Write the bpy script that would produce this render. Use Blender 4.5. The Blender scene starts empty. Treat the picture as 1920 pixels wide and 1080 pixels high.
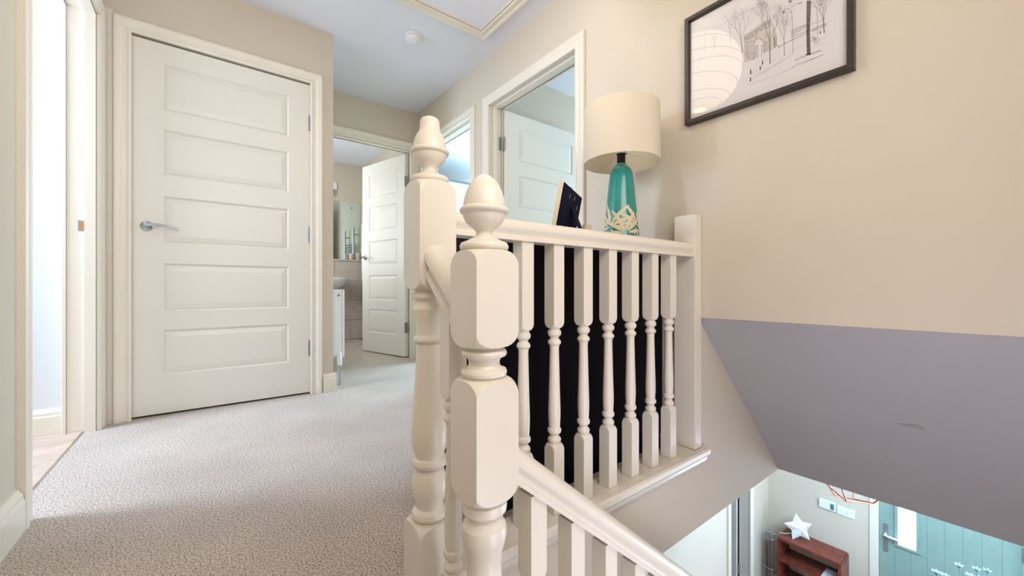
import bpy, bmesh, math, random
from mathutils import Vector, Matrix
random.seed(4)
PI = math.pi
S = bpy.context.scene
C = S.collection

# ------------------------------------------------------------------ camera, world, lights
H = 2.378            # upstairs ceiling
CH = 0.685           # lens height above the landing carpet
F = 740.0            # focal length in pixels of a 1920 wide picture
cam = bpy.data.objects.new('camera', bpy.data.cameras.new('camera'))
C.objects.link(cam)
cam.location = (0, 0, CH)
cam.rotation_euler = (PI/2, 0, -math.radians(37.5))
cam.data.sensor_width = 36
cam.data.lens = F/1920*36
cam.data.clip_start = 0.02
S.camera = cam
S.view_settings.view_transform = 'Standard'
S.view_settings.look = 'None'
S.view_settings.gamma = 1
S.view_settings.use_curve_mapping = False
S.view_settings.exposure = 0.80
w = bpy.data.worlds.new('sky'); S.world = w; w.use_nodes = True
w.node_tree.nodes['Background'].inputs[0].default_value = (.62, .75, 1, 1)
w.node_tree.nodes['Background'].inputs[1].default_value = 1.0

def area(name, loc, to, sx, sy, power, col):
    d = bpy.data.lights.new(name, 'AREA'); d.shape = 'RECTANGLE'
    d.size = sx; d.size_y = sy; d.energy = power; d.color = col
    o = bpy.data.objects.new(name, d); C.objects.link(o)
    o.location = loc
    v = Vector(to) - Vector(loc)
    o.rotation_euler = v.to_track_quat('-Z', 'Y').to_euler()
    return o
# daylight through the windows of the rooms round the landing; fill areas after them are added
area('window_light_left_room', (-1.98, 2.44, 1.45), (.3, 1.9, .1), .55, 1.2, 56, (.64, .78, 1))
area('window_light_bathroom', (.34, 4.6, 1.5), (1.5, 4.85, 1.6), 1.0, 1.2, 14, (.86, .95, 1))
area('window_light_bedroom', (4.4, 1.6, 1.4), (1.7, 1.9, 1.2), 1.1, 1.3, 34, (.55, .80, 1))
area('window_light_second_bedroom', (4.2, 3.6, 1.4), (1.9, 4.4, 1.2), 1.2, 1.3, 80, (.55, .84, 1))
area('hall_cool_area', (3.7, .3, -.40), (4.3, 1.0, -2.6), .9, .7, 42, (.50, .76, 1))  # cool area hung under the hall ceiling, facing down
area('fill_area_door_side', (4.9, -.2, -1.5), (2.5, .2, -.4), .4, 1.5, 30, (.70, .80, 1))  # added fill beside the front door to cool the soffit; no sidelight there
area('fill_area_stairs', (.35, -.40, 1.45), (.35, 1.7, .65), 1.3, 1.2, 16.5, (1, .94, .88))  # soft fill added behind the camera; the wall there has no window
area('fill_area_stair_side', (.9, -.43, -.15), (1.75, .9, .1), 1.2, .8, 9, (.80, .82, 1))  # unseen cool fill added for apron and soffit, not a window

# ------------------------------------------------------------------ materials
def s2l(c):
    return tuple((x/255/12.92 if x/255 <= .04045 else ((x/255+.055)/1.055)**2.4) for x in c) + (1,)
def mat(name, rgb, rough=.5, metal=0, var=.0, vscale=6, bump=0, bscale=200, spec=.5, coat=0, emit=None, estr=0):
    m = bpy.data.materials.new(name); m.use_nodes = True
    nt = m.node_tree; b = nt.nodes['Principled BSDF']
    col = s2l(rgb)
    b.inputs['Base Color'].default_value = col
    b.inputs['Roughness'].default_value = rough
    b.inputs['Metallic'].default_value = metal
    b.inputs['Specular IOR Level'].default_value = spec
    b.inputs['Coat Weight'].default_value = coat
    b.inputs['Coat Roughness'].default_value = .15
    tc = nt.nodes.new('ShaderNodeTexCoord')
    if var:
        n = nt.nodes.new('ShaderNodeTexNoise'); n.inputs['Scale'].default_value = vscale; n.inputs['Detail'].default_value = 6
        r = nt.nodes.new('ShaderNodeValToRGB')
        r.color_ramp.elements[0].position = .35; r.color_ramp.elements[1].position = .65
        r.color_ramp.elements[0].color = tuple(c*(1-var) for c in col[:3]) + (1,)
        r.color_ramp.elements[1].color = tuple(min(1, c*(1+var)) for c in col[:3]) + (1,)
        nt.links.new(tc.outputs['Object'], n.inputs['Vector']); nt.links.new(n.outputs['Fac'], r.inputs['Fac'])
        nt.links.new(r.outputs['Color'], b.inputs['Base Color'])
    if bump:
        n2 = nt.nodes.new('ShaderNodeTexNoise'); n2.inputs['Scale'].default_value = bscale; n2.inputs['Detail'].default_value = 3
        bp = nt.nodes.new('ShaderNodeBump'); bp.inputs['Strength'].default_value = bump; bp.inputs['Distance'].default_value = .002
        nt.links.new(tc.outputs['Object'], n2.inputs['Vector']); nt.links.new(n2.outputs['Fac'], bp.inputs['Height'])
        nt.links.new(bp.outputs['Normal'], b.inputs['Normal'])
    if emit:
        b.inputs['Emission Color'].default_value = s2l(emit); b.inputs['Emission Strength'].default_value = estr
    return m

M = {}
M['wall'] = mat('wall_paint', (212, 201, 184), .75, var=.015, vscale=3, bump=.08, bscale=260)
M['coolwall'] = mat('pale_grey_white_paint', (218, 222, 226), .75, bump=.08, bscale=260)
M['ceil'] = mat('ceiling_paint', (232, 232, 241), .8, bump=.05, bscale=200)
M['gloss'] = mat('satin_white_woodwork', (232, 224, 210), .32, var=.012, vscale=5, bump=.05, bscale=60)
M['door'] = mat('painted_door_skin', (230, 225, 215), .38, bump=.05, bscale=90)
M['chrome'] = mat('brushed_nickel', (185, 188, 192), .28, metal=1)
M['steel'] = mat('dull_steel_hinge', (150, 152, 156), .45, metal=.6)
M['dark'] = mat('near_black_lacquer', (5, 3, 9), .6, spec=.12)
M['slope'] = mat('soffit_shade_tint', (190, 186, 190), .75, var=.015, vscale=3, bump=.08, bscale=260)  # greyer and cooler than the walls: shade put into the paint colour
M['navy'] = mat('navy_velvet_board', (4, 8, 44), .85, bump=.3, bscale=300, spec=.2)
M['frame'] = mat('dark_bronze_moulding', (52, 44, 40), .38, var=.15, vscale=30)
M['paper'] = mat('print_paper', (220, 216, 215), .9)
M['ink'] = mat('pencil_line', (138, 130, 124), .9)
M['inkd'] = mat('dark_pencil_line', (104, 92, 86), .9, var=.35, vscale=160)
M['inkl'] = mat('soft_pencil_shading', (196, 188, 180), .9, var=.2, vscale=120)
M['teal'] = mat('teal_ceramic', (34, 142, 134), .25, var=.06, vscale=14, coat=.5)
M['leaf'] = mat('raw_cream_ceramic', (232, 216, 184), .7)
M['shade'] = mat('linen_lampshade', (226, 214, 192), .85, bump=.35, bscale=420)
M['shade_in'] = mat('lampshade_lining', (240, 230, 206), .8)
M['black'] = mat('black_plastic', (16, 15, 15), .35)
M['white'] = mat('white_plastic', (236, 236, 238), .4)
M['rad'] = mat('radiator_enamel', (240, 240, 242), .3)
M['wood'] = mat('reddish_mahogany', (120, 58, 44), .4, var=.25, vscale=18)
M['woodfl'] = mat('pale_oak_floor', (196, 176, 158), .45, var=.12, vscale=9)
M['hallfl'] = mat('hall_laminate', (118, 78, 66), .45, var=.2, vscale=9)
M['tile'] = mat('stone_tile', (196, 184, 170), .35, var=.06, vscale=12)
M['grout'] = mat('tile_grout', (168, 158, 148), .8)
M['ceramic'] = mat('white_basin_ceramic', (240, 242, 244), .12)
M['mirror'] = mat('mirror_silver', (225, 238, 236), .02, metal=1)
M['sage'] = mat('sage_front_door', (134, 160, 152), .45, var=.03, vscale=20, bump=.1, bscale=80)
M['pane'] = mat('daylit_obscure_glass', (235, 240, 250), .3, emit=(225, 236, 255), estr=9)
M['copper'] = mat('copper_tube', (190, 112, 84), .35, metal=1)
M['star'] = mat('star_paper', (236, 242, 246), .8)
M['starhole'] = mat('star_pinhole', (86, 104, 120), .9)
M['brass'] = mat('strike_brass', (196, 132, 70), .4, metal=.6)
M['stain'] = mat('scuffed_paint', (182, 170, 160), .8)
M['bedding'] = mat('peach_wax', (232, 206, 180), .6)
M['book'] = mat('grey_magazine', (196, 198, 206), .6)
M['petal'] = mat('pale_petal', (150, 196, 200), .7)
M['stem'] = mat('teal_green_stem', (40, 92, 88), .6)
M['wardrobe'] = mat('pale_wardrobe', (225, 228, 232), .5)
M['greybox'] = mat('grey_storage_box', (120, 126, 140), .7)

def carpet_mat():
    m = bpy.data.materials.new('twist_pile_carpet'); m.use_nodes = True
    nt = m.node_tree; b = nt.nodes['Principled BSDF']; b.inputs['Roughness'].default_value = .95
    b.inputs['Specular IOR Level'].default_value = .1
    tc = nt.nodes.new('ShaderNodeTexCoord')
    n = nt.nodes.new('ShaderNodeTexNoise'); n.inputs['Scale'].default_value = 210; n.inputs['Detail'].default_value = 4; n.inputs['Roughness'].default_value = .65
    n3 = nt.nodes.new('ShaderNodeTexNoise'); n3.inputs['Scale'].default_value = 3.0; n3.inputs['Detail'].default_value = 4
    r = nt.nodes.new('ShaderNodeValToRGB')
    r.color_ramp.elements[0].position = .36; r.color_ramp.elements[0].color = s2l((132, 112, 98))
    r.color_ramp.elements[1].position = .56; r.color_ramp.elements[1].color = s2l((238, 224, 214))
    r3 = nt.nodes.new('ShaderNodeValToRGB')
    r3.color_ramp.elements[0].position = .35; r3.color_ramp.elements[0].color = (.88, .88, .88, 1)
    r3.color_ramp.elements[1].position = .65; r3.color_ramp.elements[1].color = (1, 1, 1, 1)
    mx = nt.nodes.new('ShaderNodeMix'); mx.data_type = 'RGBA'; mx.blend_type = 'MULTIPLY'; mx.inputs['Factor'].default_value = 1
    bp = nt.nodes.new('ShaderNodeBump'); bp.inputs['Strength'].default_value = .9; bp.inputs['Distance'].default_value = .006
    L = nt.links.new
    L(tc.outputs['Object'], n.inputs['Vector']); L(tc.outputs['Object'], n3.inputs['Vector'])
    L(n.outputs['Fac'], r.inputs['Fac']); L(n3.outputs['Fac'], r3.inputs['Fac'])
    L(r.outputs['Color'], mx.inputs['A']); L(r3.outputs['Color'], mx.inputs['B'])
    L(mx.outputs['Result'], b.inputs['Base Color'])
    L(n.outputs['Fac'], bp.inputs['Height']); L(bp.outputs['Normal'], b.inputs['Normal'])
    return m
M['carpet'] = carpet_mat()

def glass_mat():
    m = bpy.data.materials.new('picture_glass'); m.use_nodes = True
    nt = m.node_tree; nt.nodes.clear()
    o = nt.nodes.new('ShaderNodeOutputMaterial'); mix = nt.nodes.new('ShaderNodeMixShader')
    t = nt.nodes.new('ShaderNodeBsdfTransparent'); g = nt.nodes.new('ShaderNodeBsdfGlossy'); g.inputs['Roughness'].default_value = .01
    lw = nt.nodes.new('ShaderNodeLayerWeight'); lw.inputs['Blend'].default_value = .5
    f0 = nt.nodes.new('ShaderNodeMath'); f0.operation = 'POWER'; f0.inputs[1].default_value = 3
    f = nt.nodes.new('ShaderNodeMath'); f.operation = 'MULTIPLY_ADD'; f.inputs[1].default_value = .8; f.inputs[2].default_value = .06
    nt.links.new(lw.outputs['Facing'], f0.inputs[0]); nt.links.new(f0.outputs[0], f.inputs[0])
    nt.links.new(f.outputs[0], mix.inputs[0]); nt.links.new(t.outputs[0], mix.inputs[1]); nt.links.new(g.outputs[0], mix.inputs[2])
    nt.links.new(mix.outputs[0], o.inputs[0])
    return m
M['glass'] = glass_mat()

def lantern_mat():
    m = bpy.data.materials.new('lit_rice_paper'); m.use_nodes = True
    nt = m.node_tree; b = nt.nodes['Principled BSDF']
    b.inputs['Base Color'].default_value = s2l((240, 232, 214)); b.inputs['Roughness'].default_value = .8
    b.inputs['Emission Color'].default_value = (1, .84, .64, 1); b.inputs['Emission Strength'].default_value = 2.5
    return m
M['lantern'] = lantern_mat()

# ------------------------------------------------------------------ mesh helpers
def obj(name, bm, m, parent=None, smooth=None):
    me = bpy.data.meshes.new(name)
    bmesh.ops.recalc_face_normals(bm, faces=bm.faces)
    bm.to_mesh(me); bm.free()
    if smooth is not None:
        me.shade_smooth(); me.set_sharp_from_angle(angle=math.radians(smooth))
    me.materials.append(M[m] if isinstance(m, str) else m)
    o = bpy.data.objects.new(name, me); C.objects.link(o)
    if parent is not None: o.parent = parent
    return o
def tag(o, label, cat, group=None, kind=None):
    o['label'] = label; o['category'] = cat
    if group: o['group'] = group
    if kind: o['kind'] = kind
    return o
def empty(name, loc, label, cat, group=None, kind=None, rz=0):
    o = bpy.data.objects.new(name, None); C.objects.link(o); o.location = loc; o.rotation_euler = (0, 0, rz)
    o.empty_display_size = .05
    return tag(o, label, cat, group, kind)
def box(bm, x0, x1, y0, y1, z0, z1, bev=0, mtx=None):
    vs = [bm.verts.new((x, y, z)) for x in (x0, x1) for y in (y0, y1) for z in (z0, z1)]
    idx = [(0, 1, 3, 2), (4, 6, 7, 5), (0, 4, 5, 1), (2, 3, 7, 6), (0, 2, 6, 4), (1, 5, 7, 3)]
    fs = [bm.faces.new([vs[i] for i in f]) for f in idx]
    if bev:
        es = list({e for f in fs for e in f.edges})
        r = bmesh.ops.bevel(bm, geom=es, offset=bev, segments=2, affect='EDGES')
        if mtx is not None:
            bmesh.ops.transform(bm, matrix=mtx, verts=list({v for v in r['verts']} | {v for v in vs if v.is_valid}))
    elif mtx is not None:
        bmesh.ops.transform(bm, matrix=mtx, verts=vs)
    return bm
def B(*a, **k):
    bm = bmesh.new()
    return box(bm, *a, **k)
def prism(bm, pts, axis, a0, a1):
    """pts: 2-D outline; axis 0: (y,z), 1: (x,z), 2: (x,y); extruded a0..a1"""
    def P(p, a):
        return {0: (a, p[0], p[1]), 1: (p[0], a, p[1]), 2: (p[0], p[1], a)}[axis]
    A = [bm.verts.new(P(p, a0)) for p in pts]; Z = [bm.verts.new(P(p, a1)) for p in pts]
    n = len(pts)
    bm.faces.new(A); bm.faces.new(Z[::-1])
    for i in range(n): bm.faces.new((A[i], A[(i+1) % n], Z[(i+1) % n], Z[i]))
    return bm
def lathe(bm, prof, seg=32, loc=(0, 0, 0), sq=None, mtx=None):
    """prof: (radius, z). sq = half width of a square stock: the section is min(square, circle)."""
    rings = []
    for r, z in prof:
        ring = []
        for i in range(seg):
            a = 2*PI*i/seg + PI/4
            rr = r
            if sq is not None:
                rr = min(r, sq/max(abs(math.cos(a)), abs(math.sin(a))))
            v = Vector((loc[0]+rr*math.cos(a), loc[1]+rr*math.sin(a), loc[2]+z))
            ring.append(bm.verts.new(mtx @ v if mtx is not None else v))
        rings.append(ring)
    for k in range(len(rings)-1):
        for i in range(seg):
            j = (i+1) % seg
            bm.faces.new((rings[k][i], rings[k][j], rings[k+1][j], rings[k+1][i]))
    bm.faces.new(rings[0][::-1]); bm.faces.new(rings[-1])
    return bm
def tube(bm, pts, r, seg=8, closed=False):
    pts = [Vector(p) for p in pts]
    n = len(pts); rings = []
    prev = None
    for i, p in enumerate(pts):
        if closed: t = (pts[(i+1) % n]-pts[i-1]).normalized()
        else: t = (pts[min(i+1, n-1)]-pts[max(i-1, 0)]).normalized()
        ref = prev if prev is not None else (Vector((0, 0, 1)) if abs(t.z) < .9 else Vector((1, 0, 0)))
        u = (ref - t*ref.dot(t)).normalized(); v = t.cross(u); prev = u
        rings.append([bm.verts.new(p + (u*math.cos(2*PI*k/seg)+v*math.sin(2*PI*k/seg))*r) for k in range(seg)])
    m = n if closed else n-1
    for i in range(m):
        a, b = rings[i], rings[(i+1) % n]
        for k in range(seg):
            bm.faces.new((a[k], a[(k+1) % seg], b[(k+1) % seg], b[k]))
    if not closed:
        bm.faces.new(rings[0][::-1]); bm.faces.new(rings[-1])
    return bm
def arc(c, r, a0, a1, n, zc=None):
    return [(c[0]+r*math.cos(a0+(a1-a0)*i/n), c[1]+r*math.sin(a0+(a1-a0)*i/n)) for i in range(n+1)]

# ------------------------------------------------------------------ setting: walls
LX = -.43            # left wall face
RX = 1.61            # right wall face
AY = 2.82            # wall with the closed door
FY = 3.60            # far wall with the bathroom door
GF = -2.62           # ground floor
GC = -.31            # ground floor ceiling
DH = 2.01            # door opening height
LT = .022            # lining thickness

def struct(name, bm, m, label, cat, parent=None):
    o = obj(name, bm, m, parent)
    if parent is None: tag(o, label, cat, kind='structure')
    return o
def wall(name, axis, a0, a1, b0, b1, z0, z1, holes, label, m='wall'):
    """axis 'x': wall lies along Y, thick a0..a1 in X; axis 'y': lies along X, thick a0..a1 in Y. holes: (b0,b1,z0,z1)"""
    bm = bmesh.new()
    def put(p0, p1, q0, q1):
        if p1-p0 < 1e-5 or q1-q0 < 1e-5: return
        if axis == 'x': box(bm, a0, a1, p0, p1, q0, q1)
        else: box(bm, p0, p1, a0, a1, q0, q1)
    cur = b0
    for h0, h1, hz0, hz1 in sorted(holes):
        put(cur, h0, z0, z1); put(h0, h1, z0, hz0); put(h0, h1, hz1, z1); cur = h1
    put(cur, b1, z0, z1)
    return struct(name, bm, m, label, 'wall')

hole = lambda a, b: (a-LT, b+LT, 0, DH+LT)
# left wall (doorway Y 1.79..2.63)
wall('wall_left', 'x', LX-.10, LX, .85, AY+.1, 0, H, [hole(1.79, 2.73)], 'pale painted wall at far left with the open doorway')
wall('wall_stair_left', 'x', LX-.10, LX, -.55, .85, GF, H, [], 'painted wall rising beside the top of the stairs')
wall('wall_cupboard', 'y', AY, AY+.10, LX, .658, 0, H, [hole(-.322, .522)], 'beige wall around the closed white panelled door')
wall('wall_cupboard_side', 'x', .558, .658, AY+.1, FY, 0, H, [], 'short side wall running from the closed door to the bathroom wall')
wall('wall_far', 'y', FY, FY+.10, .558, RX, 0, H, [hole(.76, 1.562)], 'greyish beige wall at the end of the landing above the bathroom doorway')
wall('wall_right', 'x', RX, RX+.11, .90, FY+.1, 0, H, [hole(1.51, 2.372), hole(2.612, 3.42)], 'long pale wall on the right with two open doorways')
wall('wall_right_stair', 'x', RX, RX+.11, -.45, .90, .563, H, [], 'upper part of the right wall over the stairs carrying the framed drawing')
wall('wall_behind', 'y', -.55, -.45, LX, 5.1, GF, H, [], 'painted wall behind and right of the stairs')

# apron below the balustrade and the triangular cheek beyond it
bm = prism(bmesh.new(), [(.44, GC), (2.485, GC), (RX, .563), (RX, -.02), (.44, -.02)], 1, .83, .90)
struct('wall_apron', bm, 'wall', 'grey painted apron below the balustrade meeting the sloping soffit', 'wall')
# sloping soffit over the lower stairs
n = Vector((.7062, .7080)) * .06
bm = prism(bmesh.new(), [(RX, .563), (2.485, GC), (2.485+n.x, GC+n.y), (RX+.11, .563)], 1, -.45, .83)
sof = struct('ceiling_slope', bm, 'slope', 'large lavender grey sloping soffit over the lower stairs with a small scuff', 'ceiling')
# scuff mark on the soffit (thin raised flake of other paint)
bm = bmesh.new()
e = Vector((2.485-RX, 0, GC-.563)).normalized(); yv = Vector((0, 1, 0)); nn = Vector((-.7062, 0, -.7080))
cpt = Vector((1.98, .245, .563-(1.98-RX)*.9977)) + nn*.0012
pts = []
for i in range(14):
    a = 2*PI*i/14; rr = 1+.25*math.sin(3*a+1)
    pts.append(bm.verts.new(cpt + yv*(.035*rr*math.cos(a)) + e*(.012*rr*math.sin(a))))
bm.faces.new(pts)
sc_ = obj('scuff_mark', bm, 'stain', sof)

# floors
bm = bmesh.new()
box(bm, LX-.045, RX, .87, AY+.1, -.30, 0); box(bm, .658, RX, AY+.1, FY+.03, -.30, 0)
struct('floor', bm, 'carpet', 'beige twist pile carpet covering the landing', 'floor')
def planks(parent, x0, x1, y0, y1, z, pw, pl, m, along='x'):
    me = None; k = 0; y = y0
    a0, a1 = (x0, x1) if along == 'x' else (y0, y1)
    b0, b1 = (y0, y1) if along == 'x' else (x0, x1)
    b = b0; row = 0
    while b < b1-.02:
        a = a0 - (row % 3)*pl/3
        while a < a1-.02:
            s0, s1 = max(a, a0), min(a+pl, a1); t1 = min(b+pw, b1)
            if s1-s0 > .03:
                g = .0012
                q = (s0+g, s1-g, b+g, t1-g) if along == 'x' else (b+g, t1-g, s0+g, s1-g)
                obj('plank' if m != 'tile' else 'tile', B(q[0], q[1], q[2], q[3], z-.008, z), m, parent)
            a += pl
        b += pw; row += 1
fl = struct('floor_left_room', B(-2.2, LX-.095, .9, 2.78, -.3, -.008), 'woodfl', 'pale wooden floor seen through the doorway at far left', 'floor')
planks(fl, -2.0, LX-.095, 1.75, 2.76, 0, .14, .9, 'woodfl')
fb = struct('floor_bathroom', B(.30, 1.70, FY+.03, 5.75, -.3, -.008), 'grout', 'beige tiled bathroom floor', 'floor')
planks(fb, .30, 1.70, FY+.03, 5.50, 0, .3, .6, 'tile')
struct('floor_bedrooms', B(RX, 4.7, .9, 5.75, -.3, 0), 'carpet', 'carpet of the two bedrooms behind the right wall', 'floor')
fh = struct('floor_hall', B(-.43, 5.1, -.45, 3.2, GF-.1, GF-.008), 'hallfl', 'reddish brown wooden floor of the hall downstairs', 'floor')
planks(fh, 3.3, 5.0, .3, 2.9, GF, .19, 1.2, 'hallfl')
# ceilings
struct('ceiling', B(-3, 4.7, -.55, 5.85, H, H+.08), 'ceil', 'pale lavender white ceiling over the landing', 'ceiling')
bm = bmesh.new()
box(bm, 2.53, 5.1, -.45, .83, GC, GC+.06); box(bm, .44, 5.1, .90, 3.2, GC, GC+.008)
struct('ceiling_hall', bm, 'ceil', 'white ceiling of the hall downstairs', 'ceiling')

# rooms behind the openings
wall('wall_left_room_back', 'y', 2.78, 2.86, -2.1, LX-.10, 0, H, [], 'bluish white wall of the room through the far left doorway', m='coolwall')
wall('wall_left_room_end', 'x', -2.2, -2.1, .8, 2.86, 0, H, [], 'window wall of the left room')
wall('wall_left_room_front', 'y', .8, .9, -2.1, LX-.10, 0, H, [], 'near wall of the left room')
wall('wall_bathroom_left', 'x', .2, .3, FY, 5.85, 0, H, [], 'left wall of the bathroom')
wall('wall_bathroom_link', 'y', FY, FY+.1, .3, .558, 0, H, [], 'front wall of the bathroom beside the cupboard')
wall('wall_bathroom_back', 'y', 5.65, 5.75, .3, 1.70, 0, H, [], 'beige back wall of the bathroom above the mirror')
wall('wall_bathroom_right', 'x', 1.70, 1.80, FY+.1, 5.75, 0, H, [], 'right wall of the bathroom behind the open door')
wall('wall_bedroom_divider', 'y', 2.445, 2.535, RX+.11, 4.6, 0, H, [], 'pale blue lit wall behind the open bedroom door')
wall('wall_bedroom_front', 'y', .90, .98, RX+.11, 4.6, 0, H, [], 'near wall of the bedroom')
wall('wall_bedroom_end', 'x', 4.6, 4.7, .90, 5.75, 0, H, [], 'outer wall of the bedrooms')
wall('wall_second_bedroom_back', 'y', 5.65, 5.75, 1.8, 4.6, 0, H, [], 'pale blue wall of the second bedroom')
wall('wall_cupboard_back', 'y', FY, FY+.1, LX, .2, 0, H, [], 'back wall of the closed cupboard')
struct('floor_cupboard', B(LX-.1, .558, AY+.1, FY, -.3, 0), 'carpet', 'carpet inside the cupboard', 'floor')
wall('wall_cupboard_left', 'x', LX-.1, LX, AY+.1, FY+.1, 0, H, [], 'left wall of the closed cupboard')
# hall
wall('wall_hall_front', 'x', 5.0, 5.1, -.45, 3.2, GF, GC, [(-.02, .876, GF, GF+2.06)], 'pale blue lit hall wall with the thermostat and the front door')
wall('wall_hall_left', 'y', 1.77, 1.87, .44, 5.0, GF, GC, [(4.05-LT, 4.50+LT, GF, GF+2.0+LT)], 'pale blue hall wall left of the shelf unit')
wall('wall_hall_room_back', 'y', 3.1, 3.2, 2.4, 5.0, GF, GC, [], 'back wall of the room off the hall')
wall('wall_hall_room_side', 'x', 2.3, 2.4, 1.87, 3.2, GF, GC, [], 'side wall of the room off the hall')
wall('wall_hall_under_landing', 'x', .34, .44, .62, 1.77, GF, GC, [], 'wall under the landing')

# ------------------------------------------------------------------ trims
ARCH = [(0, 0), (0, .013), (.006, .016), (.012, .016), (.018, .012), (.034, .014), (.040, .018), (.046, .021), (.060, .022), (.068, .018), (.068, 0)]
def frame_for(name, axis, face, nrm, u0, u1, zb, hgt, back, label, stop=None, arch_back=True, zt=None):
    """lining + architraves round an opening. axis 'x': opening runs along Y in a wall whose face is X=face."""
    root = empty(name, ((face, (u0+u1)/2, zb) if axis == 'x' else ((u0+u1)/2, face, zb)), label, 'door frame', kind='structure')
    base = root.location.copy()
    def W(u, d, z):
        p = Vector((face+nrm*d, u, z)) if axis == 'x' else Vector((u, face+nrm*d, z))
        return p - base
    for side in ((0, 1) if arch_back else (0,)):
        bm = bmesh.new(); rows = []
        for d, t in ARCH:
            q = t if side == 0 else -(back) - t
            rows.append([bm.verts.new(W(*p)) for p in ((u0-.004-d+.008, q, zb), (u0-.004-d+.008, q, zb+hgt+d-.004), (u1-.004+d, q, zb+hgt+d-.004), (u1-.004+d, q, zb))])
        for i in range(len(rows)-1):
            for k in range(3): bm.faces.new((rows[i][k], rows[i][k+1], rows[i+1][k+1], rows[i+1][k]))
        bm.faces.new([r[0] for r in rows]); bm.faces.new([r[3] for r in rows][::-1])
        obj('architrave', bm, 'gloss', root, smooth=25)
    bm = bmesh.new()
    def bx(ua, ub, d0, d1, za, zc):
        p, q = W(ua, d0, za), W(ub, d1, zc)
        box(bm, min(p.x, q.x), max(p.x, q.x), min(p.y, q.y), max(p.y, q.y), min(p.z, q.z), max(p.z, q.z))
    e_ = .0
    bx(u0-LT+.001, u0, -.0005, -back+.0005, zb, zb+hgt); bx(u1, u1+LT-.001, -.0005, -back+.0005, zb, zb+hgt)
    bx(u0-LT+.001, u1+LT-.001, -.0005, -back+.0005, zb+hgt, zb+hgt+LT-.001)
    obj('lining', bm, 'gloss', root)
    if stop:
        bm = bmesh.new()
        bx(u0, u0+.012, -stop[0], -stop[1], zb, zb+hgt-.012); bx(u1-.012, u1, -stop[0], -stop[1], zb, zb+hgt-.012)
        bx(u0, u1, -stop[0], -stop[1], zb+hgt-.012, zb+hgt)
        obj('door_stop', bm, 'gloss', root)
    return root, base

f1, b1 = frame_for('trim_1', 'x', LX, 1, 1.79, 2.73, 0, DH, .10, 'white door frame of the far left doorway, with a small steel strike plate', stop=(.002, .040))
f2, b2 = frame_for('trim_2', 'y', AY, -1, -.322, .522, 0, DH, .10, 'cream moulded frame around the closed panelled door', stop=(.045, .075), arch_back=False)
f3, b3 = frame_for('trim_3', 'y', FY, -1, .76, 1.562, 0, DH, .10, 'white moulded frame around the bathroom doorway at the end of the landing', stop=(.02, .055))
f4, b4 = frame_for('trim_4', 'x', RX, -1, 1.51, 2.372, 0, DH, .11, 'white moulded frame of the nearer bedroom doorway beside the lamp', stop=(.035, .065))
f5, b5 = frame_for('trim_5', 'x', RX, -1, 2.612, 3.42, 0, DH, .11, 'white moulded frame of the farther bedroom doorway behind the taller newel', stop=(.035, .065))
f6, b6 = frame_for('trim_6', 'y', 1.77, -1, 4.05, 4.50, GF, 2.0, .10, 'white frame of the hall doorway downstairs beside the shelf unit', arch_back=False)
inv_f = obj('filler', B(LX+.001, -.388, AY-.013, AY-.0005, 0, 2.09), 'gloss', f2); inv_f.matrix_parent_inverse = Matrix.Translation(-b2)
# strike plate in the left frame
sp = obj('strike_plate', B(-.492-LX, -.462-LX, 2.7285-b1.y, 2.7302-b1.y, .955, 1.005, mtx=None), 'steel', f1)
sp.location = (LX-b1.x, 0, 0)
q = obj('latch_hole', B(-.484-LX, -.470-LX, 2.7280-b1.y, 2.7287-b1.y, .968, .992), 'brass', sp)

SK = [(0, 0), (.018, 0), (.018, .085), (.014, .092), (.014, .104), (.008, .112), (.006, .120), (0, .120)]
def skirting(name, p0, p1, nx, ny, z, label, m='gloss'):
    """moulded skirting from p0 to p1 on a wall whose outward normal is (nx, ny)"""
    bm = bmesh.new()
    A = [bm.verts.new((p0[0]+nx*d, p0[1]+ny*d, z+h)) for d, h in SK]; Z = [bm.verts.new((p1[0]+nx*d, p1[1]+ny*d, z+h)) for d, h in SK]
    k = len(SK)
    for i in range(k): bm.faces.new((A[i], A[(i+1) % k], Z[(i+1) % k], Z[i]))
    bm.faces.new(A); bm.faces.new(Z[::-1])
    return tag(obj(name, bm, m, smooth=25), label, 'skirting board', kind='structure')
skirting('baseboard_left', (LX, .87), (LX, 1.723), 1, 0, 0, 'white moulded skirting board at the bottom left corner')
skirting('baseboard_cupboard', (.592, AY), (.676, AY), 0, -1, 0, 'short skirting piece between the closed door frame and the wall corner')
skirting('baseboard_side', (.658, AY+.0005), (.658, FY), 1, 0, 0, 'skirting board behind the landing radiator')
skirting('baseboard_right', (RX, 2.54), (RX, 2.44), -1, 0, 0, 'short skirting piece between the two bedroom doorways')
skirting('baseboard_right_stair', (RX, 1.445), (RX, .92), -1, 0, 0, 'skirting board behind the dark cabinet')
skirting('baseboard_left_room', (-2.1, 2.78), (LX-.10, 2.78), 0, -1, 0, 'white skirting board inside the far left room')
skirting('baseboard_bathroom', (1.70, 4.5), (1.70, 5.5), -1, 0, 0, 'skirting board under the bathroom towel rail')
skirting('baseboard_bedroom', (1.72, 2.445), (4.6, 2.445), 0, -1, 0, 'skirting board behind the open bedroom door')
skirting('baseboard_hall', (5.0, 1.77), (5.0, .95), -1, 0, GF, 'skirting board behind the hall shelf unit')
tag(obj('threshold_strip', B(LX-.095, LX-.045, 1.79, 2.73, -.002, .006, bev=.002), 'woodfl'), 'pale wooden threshold strip where carpet meets the far left room floor', 'threshold strip', kind='structure')

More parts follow.
